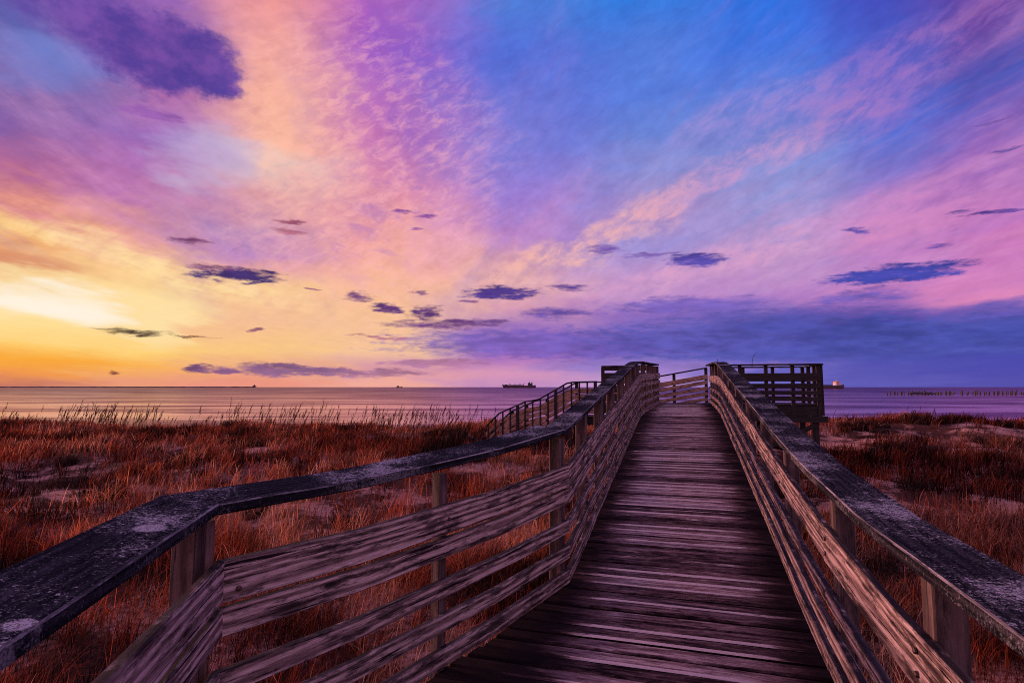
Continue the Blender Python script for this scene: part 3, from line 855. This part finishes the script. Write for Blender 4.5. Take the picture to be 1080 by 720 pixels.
# cargo ship left of the crest
D1 = 2900; cx = (548.5-540)/600*D1; zw = SEA
sc = D1/600
CS = empty('cargo_ship', (cx, D1, zw), 'dark cargo ship low on the horizon left of the boardwalk crest', 'ship')
hull_mb(33*sc, 24, 4.2*sc, cx, D1, zw, -1).build('hull', [M_HULL, M_RUST], CS)
zt = zw+.6*4.2*sc
f = part_box(CS, 'deckhouse', M_HULL, (cx+10.6*sc, D1, zt+1.0*sc), (5.0*sc, 18, 2.3*sc))
part_box(f, 'bridge', M_HULL, (cx+9.6*sc, D1, zt+2.6*sc), (2.0*sc, 20, 1.1*sc))
part_box(f, 'funnel', M_HULL, (cx+12.4*sc, D1, zt+2.8*sc), (1.1*sc, 6, 1.6*sc))
mb = MB(); mb.tube([(cx+10*sc, D1, zt+3*sc), (cx+10*sc, D1, zt+4.8*sc)], .9); mb.build('mast', M_HULL, CS)
for q, hh_ in ((-12, 1.4), (-6.5, 1.1), (-1.5, 1.2), (3.5, 1.9)):
    mb = MB(); mb.tube([(cx+q*sc, D1, zt), (cx+q*sc, D1, zt+hh_*sc), (cx+(q+2.2)*sc, D1, zt+(hh_+.3)*sc)], 1.2); mb.build('crane', M_HULL, CS)
part_box(CS, 'hatch', M_HULL, (cx-4*sc, D1, zt+.35*sc), (16*sc, 16, .7*sc))
part_box(CS, 'forecastle', M_HULL, (cx-14.6*sc, D1, zt+.5*sc), (3.0*sc, 14, 1.2*sc))
# tanker behind the platform
D2 = 1500; sc = D2/600; cx = (864-540)/600*D2*1.002; bow = 1
TK = empty('tanker_ship', (cx, D2, SEA), 'long low tanker with lit pale deckhouse, half hidden behind the platform', 'ship')
hull_mb(46*sc, 22, 6.0*sc, cx, D2, SEA, -1, .15).build('hull', [M_HULL, M_RUST], TK)
zt = SEA+.6*6*sc
f = part_box(TK, 'deckhouse', M_WHITE, (cx+17.2*sc, D2, zt+1.3*sc), (5.0*sc, 16, 2.8*sc))
part_box(f, 'bridge', M_ORNG, (cx+16.2*sc, D2, zt+3.4*sc), (2.6*sc, 15, 1.6*sc))
part_box(f, 'funnel', M_ORNG, (cx+18.6*sc, D2, zt+3.5*sc), (1.2*sc, 5, 1.9*sc))
mb = MB(); mb.tube([(cx+16.5*sc, D2, zt+4*sc), (cx+16.5*sc, D2, zt+7.0*sc)], .5); mb.build('mast', M_WHITE, TK)
part_box(TK, 'deck_pipe', M_HULL, (cx-3*sc, D2, zt+.3*sc), (30*sc, 4, .6*sc))

# low breakwater with a beacon at its end, and a little boat, far left
M_ROCK = flat('breakwater_rock', (.05, .03, .035), .9, 0, .4, .02)
D3 = 5200; sc = D3/600
BKW = MB(); N = 150; xa, xb = -880*sc, -268*sc
for i in range(N+1):
    x = xa+(xb-xa)*i/N; e = 1.0 if i > 3 else i/3
    hh_ = (1.0+.35*mnoise.noise((i*.6, 2, 1)))*sc*min(1, (N-i)/2+.25)
    for (yy, zz) in ((-14, -3), (-5, hh_*.85), (4, hh_), (14, -3)): BKW.v.append((x, D3+yy, SEA+zz))
for i in range(N):
    for k in range(3): BKW.face([i*4+k, i*4+4+k, i*4+5+k, i*4+1+k])
tag(BKW.build('breakwater', M_ROCK), 'long low dark breakwater along the horizon at the far left', 'breakwater')
bx_ = -271*sc
BC = empty('beacon_tower', (bx_, D3, SEA+sc*.9), 'tiny dark beacon at the seaward end of the breakwater', 'beacon')
mb = MB(); mb.tube([(bx_, D3, SEA+sc*.7), (bx_, D3, SEA+sc*1.7), (bx_, D3, SEA+sc*1.9), (bx_, D3, SEA+sc*2.5)], [sc*2.2, sc*1.6, sc*.8, sc*.6], 8); mb.build('tower', M_ROCK, BC)
mb = MB(); mb.tube([(bx_, D3, SEA+sc*2.5), (bx_, D3, SEA+sc*2.9), (bx_, D3, SEA+sc*3.1)], [sc*.45, sc*.45, sc*.1], 8); mb.build('lantern', M_ROCK, BC)
D4 = 3600; sc = D4/600; cx = (421-540)/600*D4
FB = empty('fishing_boat', (cx, D4, SEA), 'tiny dark boat on the horizon left of the cargo ship', 'boat')
hull_mb(6*sc, 5, 1.6*sc, cx, D4, SEA, 1, .4).build('hull', [M_HULL, M_RUST], FB)
part_box(FB, 'cabin', M_HULL, (cx-.8*sc, D4, SEA+1.6*sc), (1.6*sc, 4, 1.2*sc))

# pilings in the sea at right
M_PILE = flat('wet_piling', (.035, .026, .04), .7, 0, .4, 2.0)
mb = MB(); mb.tube([(0, 0, -1.6), (.02, .01, 0), (.03, 0, 1.2), (.02, .02, 2.3)], [.42, .41, .38, .36], 8)
proto = mb.build('piling', M_PILE)
LABP = 'dark wooden piling in the long broken row standing in the sea at right'
tag(proto, LABP, 'piling', 'pilings of an old pier in the sea')
rowd = 330
first = True
rx = 934
while rx < 1110:
    for row in (0, 1):
        if random.random() < (.16 if row == 0 else .35): continue
        d = rowd+row*26
        o = proto if first else proto.copy()
        if not first: COL.objects.link(o)
        first = False
        o.location = ((rx+row*1.6+random.uniform(-.5, .5)-540)/600*d*1.0, d, SEA+random.uniform(-.7, .35))
        sc_ = random.uniform(.8, 1.15); o.scale = (sc_, sc_, random.uniform(.85, 1.15)); o.rotation_euler = (random.uniform(-.05, .05), random.uniform(-.05, .05), random.uniform(0, 6))
    rx += 3.6 if rx < 1010 else 4.6
mb = MB()
mb.box(((969-540)/600*rowd, rowd-1.0, SEA+.85), (26/600*rowd, .7, .8)); mb.box(((963-540)/600*rowd, rowd-1.2, SEA+1.55), (9/600*rowd, .6, .5))
mb.box(((975-540)/600*rowd, rowd-1.2, SEA+1.5), (7/600*rowd, .6, .45))
tag(mb.build('pier_beam', M_PILE), 'broken dark timber beam left hanging across the pilings', 'beam')

# ------------------------------------------------------------------ sky
world = bpy.data.worlds.new('World'); scene.world = world; world.use_nodes = True
nt = NT(world.node_tree); nt.n.clear()
wout = nt.new('ShaderNodeOutputWorld'); bg = nt.new('ShaderNodeBackground')
nt.link(bg.outputs[0], wout.inputs[0])
D = nt.new('ShaderNodeTexCoord').outputs['Generated']
dx_, dy_, dz_ = nt.sep(D)
hl = nt.math('MAXIMUM', nt.math('SQRT', nt.math('ADD', nt.math('MULTIPLY', dx_, dx_), nt.math('MULTIPLY', dy_, dy_))), .001)
AZ = nt.math('ARCTAN2', dx_, dy_)
TE = nt.math('DIVIDE', dz_, hl)
# cloud-plane coordinates: streaks run away from the viewer along +y and so fan out from the horizon
kz = nt.math('ADD', nt.math('MAXIMUM', dz_, 0.0), .10)
PX, PY = nt.math('DIVIDE', dx_, kz), nt.math('DIVIDE', dy_, kz)
def pvec(ang_, sx_, sy_, z=0.0):
    c_, s_ = math.cos(ang_), math.sin(ang_)
    u = nt.math('SUBTRACT', nt.math('MULTIPLY', PX, c_), nt.math('MULTIPLY', PY, s_))
    v = nt.math('ADD', nt.math('MULTIPLY', PX, s_), nt.math('MULTIPLY', PY, c_))
    return nt.comb(nt.math('MULTIPLY', u, sx_), nt.math('MULTIPLY', v, sy_), z)
wv = nt.noise(pvec(0, 1.0, .45, 2.0), 1.3, 5, .6, color=True)
wr, wg, _ = nt.sep(wv)
wf = nt.noise(nt.comb(nt.math('MULTIPLY', AZ, 1.0), nt.math('MULTIPLY', TE, 4.0)), 9.0, 5, .6, color=True)
fr_, fg_, _ = nt.sep(wf)
AZW = nt.math('ADD', AZ, nt.math('ADD', nt.math('MULTIPLY', nt.math('SUBTRACT', wr, .5), .28), nt.math('MULTIPLY', nt.math('SUBTRACT', fr_, .5), .06)))
amp = nt.mr(TE, 0.0, .35, .02, .22)
TEW = nt.math('ADD', TE, nt.math('ADD', nt.math('MULTIPLY', nt.math('SUBTRACT', wg, .5), amp), nt.math('MULTIPLY', nt.math('SUBTRACT', fg_, .5), nt.mr(TE, 0, .3, .015, .05))))

def az_of(x): return math.atan((x-540)/600)
def te_of(x, y):
    th = math.atan(48/600); u = (x-540)/600; w = (360-y)/600
    yy = math.cos(th)-w*math.sin(th); zz = math.sin(th)+w*math.cos(th)
    return zz/math.hypot(u, yy)
def azp(x, y):
    th = math.atan(48/600); w = (360-y)/600
    return math.atan2((x-540)/600, math.cos(th)-w*math.sin(th))
TMAX = .8
COLS = [
 (25, [(0,85,85,160),(50,110,115,190),(100,120,100,170),(150,135,95,165),(190,180,105,150),(215,225,145,130),(240,250,200,130),(265,240,170,110),(285,225,150,110),(300,245,205,160),(315,255,240,225),(335,255,225,160),(360,255,205,110),(380,250,170,60),(395,240,150,80),(405,200,120,100)]),
 (135, [(0,150,100,180),(60,140,100,180),(85,180,110,170),(100,170,110,175),(150,150,105,185),(200,185,115,175),(240,235,165,140),(265,255,215,150),(300,252,205,150),(320,255,220,170),(345,252,200,130),(370,255,210,120),(385,250,180,90),(402,235,155,120)]),
 (270, [(0,235,150,150),(50,240,165,160),(100,245,175,155),(150,250,185,160),(165,235,200,190),(200,225,160,165),(230,195,145,185),(260,190,135,190),(275,225,160,165),(300,248,200,145),(340,245,190,150),(370,250,200,130),(385,240,175,130),(402,235,150,130)]),
 (405, [(0,180,100,190),(50,165,95,200),(100,190,115,195),(150,200,120,185),(200,225,145,175),(250,245,170,160),(290,250,185,155),(330,248,195,150),(370,245,195,155),(390,215,150,165),(402,240,170,155)]),
 (540, [(0,80,125,215),(50,85,110,215),(100,110,120,215),(150,125,125,215),(200,155,125,210),(240,190,135,200),(270,225,165,175),(300,240,180,170),(330,215,155,180),(355,150,110,190),(375,165,110,190),(395,215,150,185),(404,195,140,190)]),
 (675, [(0,50,125,225),(50,85,125,220),(100,90,125,220),(150,110,135,215),(190,150,145,208),(230,180,148,202),(255,160,145,210),(280,190,150,205),(310,200,150,200),(330,150,110,190),(345,130,105,190),(365,90,80,175),(385,140,120,200),(402,190,150,205)]),
 (810, [(0,45,110,220),(50,60,115,225),(80,80,122,222),(150,120,138,214),(180,130,145,215),(220,140,145,210),(260,180,150,205),(290,190,145,200),(305,180,130,200),(320,130,105,190),(345,75,75,170),(365,80,80,175),(385,100,95,185),(402,110,105,190)]),
 (945, [(0,70,80,190),(50,80,95,200),(100,75,100,205),(130,85,110,210),(160,115,115,205),(200,165,125,200),(240,200,135,195),(280,185,125,195),(310,190,120,185),(322,150,105,185),(345,60,60,155),(375,75,75,170),(402,95,90,180)]),
 (1055, [(0,95,65,160),(40,75,70,170),(80,75,85,180),(110,110,90,185),(150,140,95,185),(200,175,115,190),(240,200,120,185),(280,205,125,190),(315,220,135,185),(325,120,95,180),(345,65,70,165),(375,75,75,175),(402,85,80,170)]),
]
def col_node(stops, azc):
    out_ = []
    for (y, r, g, b) in stops:
        te = te_of(540+600*math.tan(azc), y)
        out_.append((min(1, max(0, te/TMAX)), srgb(r, g, b)))
    return out_
fac = nt.math('DIVIDE', nt.math('MAXIMUM', TEW, 0.0), TMAX, clamp=True)
ZEN = (.95, srgb(182, 152, 216))
BACK = [(0, srgb(200, 140, 160)), (.2, srgb(244, 186, 204)), (.6, srgb(230, 178, 216)), ZEN]  # unseen sky behind and overhead, brightened to fill the foreground
cols = [(R(-150), BACK), (R(-105), [(0, srgb(215, 130, 120)), (.2, srgb(235, 165, 165)), (.6, srgb(195, 150, 200)), ZEN]),
        (R(-70), [(0, srgb(225, 130, 90)), (.12, srgb(250, 180, 120)), (.3, srgb(200, 125, 150)), (.6, srgb(130, 110, 185)), ZEN])]
for x, st_ in COLS: cols.append((az_of(x), col_node(st_, az_of(x))+[]))
cols += [(R(70), [(0, srgb(90, 80, 165)), (.12, srgb(80, 75, 165)), (.25, srgb(185, 120, 180)), (.6, srgb(110, 95, 185)), ZEN]),
         (R(105), [(0, srgb(150, 110, 160)), (.2, srgb(230, 172, 210)), (.6, srgb(205, 162, 218)), ZEN]), (R(150), BACK)]
sky = None
for i, (a, stops) in enumerate(cols):
    stops = [s_ for s_ in stops]
    c = nt.ramp(fac, stops)
    if sky is None: sky = c
    else: sky = nt.mix(nt.mr(AZW, cols[i-1][0], a), sky, c)
# ---- cirrus: fanned streaks of lit pink on the blue, and fine mottling
c1 = nt.noise(pvec(R(-14), 1.5, .28, 1.0), 1.6, 7, .62)
c2 = nt.noise(pvec(R(10), 5.0, 2.4, 6.0), 1.5, 6, .65, .3)
c3 = nt.noise(nt.comb(nt.math('ADD', nt.math('MULTIPLY', AZ, 22.0), nt.math('MULTIPLY', TE, 13.0)), nt.math('SUBTRACT', nt.math('MULTIPLY', TE, 46.0), nt.math('MULTIPLY', AZ, 27.0)), 4.0), 1.0, 7, .68, .4)
hi = nt.mr(TE, .06, .22)
streak = nt.math('MULTIPLY', nt.mr(c1, .46, .72), nt.mr(c2, .25, .65, .45, 1.0))
sky = nt.mix(nt.math('MULTIPLY', nt.math('MULTIPLY', streak, hi), .42), sky, srgb(235, 160, 200))
drk = nt.math('MULTIPLY', nt.mr(c1, .50, .28), hi)
sky = nt.mix(nt.math('MULTIPLY', drk, .30), sky, srgb(70, 95, 200))
mf = nt.math('ADD', nt.math('MULTIPLY', nt.mr(c2, .25, .75, 0, 1, False), .5), nt.math('MULTIPLY', nt.mr(c3, .25, .75, 0, 1, False), .5))
lum = nt.math('ADD', 1.0, nt.math('MULTIPLY', nt.math('SUBTRACT', mf, .5), nt.mr(TE, .05, .25, .10, .42)))
sky = nt.mix(1.0, sky, nt.comb(lum, nt.math('POWER', lum, 1.3), lum), 'MULTIPLY')
def soft(azc, tec, ha, ht, lo=.0, hi_=1.3, rot=0.0, src=None, rag=None):
    """mask of an elliptical sky region given in azimuth / tan elevation"""
    a_, t_ = src or (AZW, TEW)
    u = nt.math('SUBTRACT', a_, azc); v = nt.math('SUBTRACT', t_, tec)
    if rot:
        c_, s_ = math.cos(rot), math.sin(rot)
        u, v = (nt.math('ADD', nt.math('MULTIPLY', u, c_), nt.math('MULTIPLY', v, s_)), nt.math('SUBTRACT', nt.math('MULTIPLY', v, c_), nt.math('MULTIPLY', u, s_)))
    q = nt.vmath('MULTIPLY', nt.comb(u, v), (1/ha, 1/ht, 0))
    d_ = nt.vmath('DOT_PRODUCT', q, q)
    if rag: d_ = nt.math('ADD', d_, rag)
    return nt.mr(d_, lo, hi_, 1.0, 0.0)
def px_region(x, y, hw, hh, **k):
    a = azp(x, y); u = (x-540)/600; f_ = 1/(1+u*u)
    return soft(a, te_of(x, y), hw/600*f_, hh/600*math.sqrt(f_), **k)
# altocumulus mottling upper left of centre
mot = nt.math('MULTIPLY', px_region(395, 130, 110, 190), nt.mr(c2, .48, .64))
mot = nt.math('MULTIPLY', mot, nt.mr(c3, .30, .60, .35, 1.0))
sky = nt.mix(nt.math('MULTIPLY', mot, .62), sky, srgb(135, 80, 180))
mot2 = nt.math('MULTIPLY', px_region(395, 170, 150, 190), nt.mr(c3, .42, .74))
sky = nt.mix(nt.math('MULTIPLY', mot2, .6), sky, srgb(250, 178, 180))
# long pink bands
def line_region(x1, y1, x2, y2, hh):
    a1, t1, a2, t2 = azp(x1, y1), te_of(x1, y1), azp(x2, y2), te_of(x2, y2)
    return soft((a1+a2)/2, (t1+t2)/2, math.hypot(a2-a1, t2-t1)/2*1.15, hh/600, rot=math.atan2(t2-t1, a2-a1))
FINE = nt.math('ADD', nt.math('MULTIPLY', c2, .6), nt.math('MULTIPLY', c3, .6))
for (x1, y1, x2, y2, hh, col_, am) in ((520, 295, 720, 205, 17, (255, 190, 165), .75), (640, 245, 900, 105, 15, (220, 155, 195), .60), (800, 140, 1100, -20, 30, (185, 122, 188), .55),
                                       (700, 160, 860, 90, 22, (180, 140, 205), .5), (880, 250, 1100, 190, 26, (215, 135, 190), .55), (650, 300, 860, 250, 14, (230, 165, 195), .5),
                                       (0, 225, 330, 320, 16, (255, 225, 165), .7), (330, 40, 300, 250, 55, (252, 190, 160), .4)):
    mk = nt.math('MULTIPLY', line_region(x1, y1, x2, y2, hh*1.25), nt.mr(FINE, .48, .74, .15, 1.0))
    sky = nt.mix(nt.math('MULTIPLY', mk, am), sky, srgb(*col_))
# pale blue opening and the veiled sun
sky = nt.mix(nt.math('MULTIPLY', px_region(205, 165, 55, 40), .5), sky, srgb(200, 190, 225))
sky = nt.mix(nt.math('MULTIPLY', px_region(25, 60, 60, 45), .55), sky, srgb(115, 130, 205))
sky = nt.mix(nt.math('MULTIPLY', px_region(95, 325, 150, 48), .55), sky, srgb(255, 224, 150))
sky = nt.mix(nt.math('MULTIPLY', px_region(62, 322, 70, 19, lo=-.4, hi_=1.5), .95), sky, srgb(255, 246, 232))
sky = nt.mix(nt.math('MULTIPLY', px_region(165, 345, 60, 25), .5), sky, srgb(255, 232, 180))
sky = nt.mix(nt.math('MULTIPLY', px_region(10, 282, 75, 10), .6), sky, srgb(215, 135, 105))
# ---- low dark clouds
cw = nt.noise(nt.comb(nt.math('MULTIPLY', AZ, 16.0), nt.math('MULTIPLY', TE, 60.0), 3.0), 1.0, 6, .62, color=True)
cr_, cg_, _ = nt.sep(cw)
CA = nt.math('ADD', AZ, nt.math('MULTIPLY', nt.math('SUBTRACT', cr_, .5), .085))
CT = nt.math('ADD', TE, nt.math('MULTIPLY', nt.math('SUBTRACT', cg_, .5), .028))
cw2 = nt.noise(nt.comb(nt.math('MULTIPLY', AZ, 10.0), nt.math('MULTIPLY', TE, 14.0), 8.0), 1.0, 7, .66, color=True)
br_, bg_, _ = nt.sep(cw2)
BA = nt.math('ADD', AZ, nt.math('MULTIPLY', nt.math('SUBTRACT', br_, .5), .085))
BT = nt.math('ADD', TE, nt.math('MULTIPLY', nt.math('SUBTRACT', bg_, .5), .075))
rg = nt.noise(nt.comb(nt.math('MULTIPLY', AZ, 34.0), nt.math('MULTIPLY', TE, 150.0), 13.0), 1.0, 7, .68)
RAG = nt.math('MULTIPLY', nt.math('SUBTRACT', rg, .50), 3.3)
rgb_ = nt.noise(nt.comb(nt.math('MULTIPLY', AZ, 20.0), nt.math('MULTIPLY', TE, 24.0), 17.0), 1.0, 8, .66)
RAGB = nt.math('MULTIPLY', nt.math('SUBTRACT', rgb_, .52), 1.7)
shade = nt.mr(cg_, .3, .7, .75, 1.3)
def cloud(x, y, hw, hh, col_, am=1.0, lo=-.35, hi_=1.45, big=False, rot=0.0):
    global sky
    m_ = px_region(x, y, hw*1.12, hh*1.2, lo=lo, hi_=hi_, src=(BA, BT) if big else (CA, CT), rot=rot, rag=RAGB if big else RAG)
    cc_ = nt.mix(1.0, srgb(*col_), nt.comb(shade, shade, shade), 'MULTIPLY') if not big else nt.mix(nt.mr(rgb_, .35, .68), srgb(*col_), srgb(col_[0]+34, col_[1]+14, col_[2]+12))
    sky = nt.mix(nt.math('MULTIPLY', m_, am), sky, cc_)
# streaky stratus bank low at right
for (x, y, hw, hh, col_, am) in ((610, 362, 190, 15, (108, 88, 178), .75), (800, 352, 190, 22, (80, 83, 166), .65), (1000, 350, 160, 18, (72, 80, 162), .65),
                                 (720, 322, 75, 8, (112, 92, 180), .8), (455, 383, 60, 4, (175, 115, 160), .8), (900, 372, 260, 8, (76, 82, 164), .6), (700, 386, 130, 6, (150, 118, 190), .5)):
    cloud(x, y, hw, hh, col_, am, .1, 1.3)
for args, lo_, hi2 in (((85, 8, 95, 34, (100, 76, 165), .85), -.2, 1.5), ((125, 35, 70, 40, (92, 68, 158), .9), .0, 1.35), ((170, 55, 68, 42, (86, 64, 152), .95), .35, 1.12),
                       ((212, 66, 50, 31, (82, 63, 150), .97), .3, 1.2), ((238, 76, 25, 20, (88, 66, 154), .95), .2, 1.25)):
    cloud(*args, lo=lo_, hi_=hi2, big=True)
cloud(160, 119, 34, 6, (140, 84, 165), .7, .1, 1.3)
for args in ((197, 254, 17, 3.6, (118, 62, 112)), (305, 234, 20, 2.6, (150, 76, 105)), (308, 245, 20, 2, (175, 95, 120), .8),
             (250, 290, 46, 7.5, (72, 52, 112), 1, .2, 1.15), (222, 281, 20, 3, (110, 60, 110)), (137, 350, 38, 2.4, (48, 24, 36)), (200, 355, 24, 1.0, (110, 60, 50)),
             (119, 392, 6, 2, (130, 75, 60)), (380, 312, 15, 5, (100, 58, 115)), (332, 304, 7, 1.6, (135, 75, 115)), (408, 325, 17, 5.5, (98, 58, 118), 1, .1, 1.2),
             (448, 331, 18, 6.5, (98, 60, 122), 1, .1, 1.2), (440, 308, 8, 2.5, (110, 62, 120)), (455, 343, 52, 3.6, (110, 66, 128)), (515, 341, 22, 4, (115, 75, 145)), (485, 341, 14, 3, (118, 70, 135)),
             (530, 309, 38, 6.5, (80, 58, 135), 1, .15, 1.2), (495, 317, 10, 2, (120, 72, 130)), (600, 303, 23, 3.6, (92, 65, 145)), (590, 330, 36, 5.5, (105, 80, 165)),
             (635, 262, 16, 5, (110, 80, 160)), (735, 274, 30, 5.5, (88, 74, 165), 1, .15, 1.2), (690, 269, 36, 1.8, (125, 95, 175)), (940, 289, 75, 9, (66, 68, 160), 1, .25, 1.2), (910, 312, 52, 7, (92, 84, 175), .85),
             (906, 243, 12, 3.4, (80, 72, 165)), (1052, 224, 44, 1.7, (80, 62, 150)), (1008, 226, 14, 1.3, (120, 88, 165)), (1068, 157, 18, 1.8, (80, 65, 150)), (1045, 130, 30, 1.4, (110, 85, 165), .7),
             (985, 261, 14, 1.8, (120, 85, 170)), (425, 223, 11, 2, (140, 80, 160)), (449, 228, 11, 2.4, (140, 80, 160)), (437, 241, 9, 1.8, (145, 85, 160)), (1070, 330, 40, 3, (95, 85, 175)),
             (273, 349, 7, 1.6, (150, 90, 120)), (405, 355, 26, 1.6, (165, 100, 130)), (505, 372, 20, 2, (140, 98, 165))):
    cloud(*args)
# cumulus line on the horizon
for args in ((212, 389, 16, 4.6, (125, 82, 122)), (238, 390, 12, 3.6, (132, 88, 128)), (285, 389, 36, 6.0, (138, 94, 132)), (330, 391, 60, 4.2, (142, 98, 135)), (400, 393, 50, 3.6, (160, 108, 142), .85)):
    cloud(*args, lo=.1, hi_=1.25)
# below the horizon: dim ground bounce
sky = nt.mix(nt.mr(TE, -.02, -.001), srgb(60, 40, 50), sky)
nt.link(sky, bg.inputs['Color']); bg.inputs['Strength'].default_value = 1.0

# ------------------------------------------------------------------ sun, camera, view
sun = bpy.data.lights.new('sun', 'SUN'); so = bpy.data.objects.new('sun', sun); COL.objects.link(so)
saz, sel = R(-63), R(9)
sd = Vector((math.sin(saz)*math.cos(sel), math.cos(saz)*math.cos(sel), math.sin(sel)))
so.rotation_euler = sd.to_track_quat('Z', 'Y').to_euler(); so.location = sd*50
sun.energy = 4.4; sun.angle = R(10); sun.color = (1, .45, .34)
cam = bpy.data.cameras.new('camera'); co = bpy.data.objects.new('camera', cam); COL.objects.link(co)
co.location = (0, 0, 0); co.rotation_euler = (R(90)+math.atan(48/600), 0, 0)
cam.lens = 20; cam.sensor_width = 36; cam.clip_start = .05; cam.clip_end = 100000
scene.camera = co
scene.view_settings.view_transform = 'Standard'; scene.view_settings.look = 'None'
scene.view_settings.exposure = 0; scene.view_settings.gamma = 1
scene.render.engine = 'CYCLES'
scene.cycles.max_bounces = 5; scene.cycles.diffuse_bounces = 2; scene.cycles.glossy_bounces = 2; scene.cycles.transmission_bounces = 3
scene.cycles.use_denoising = False; scene.cycles.filter_width = 1.0
world.cycles.sampling_method = 'MANUAL'; world.cycles.sample_map_resolution = 512
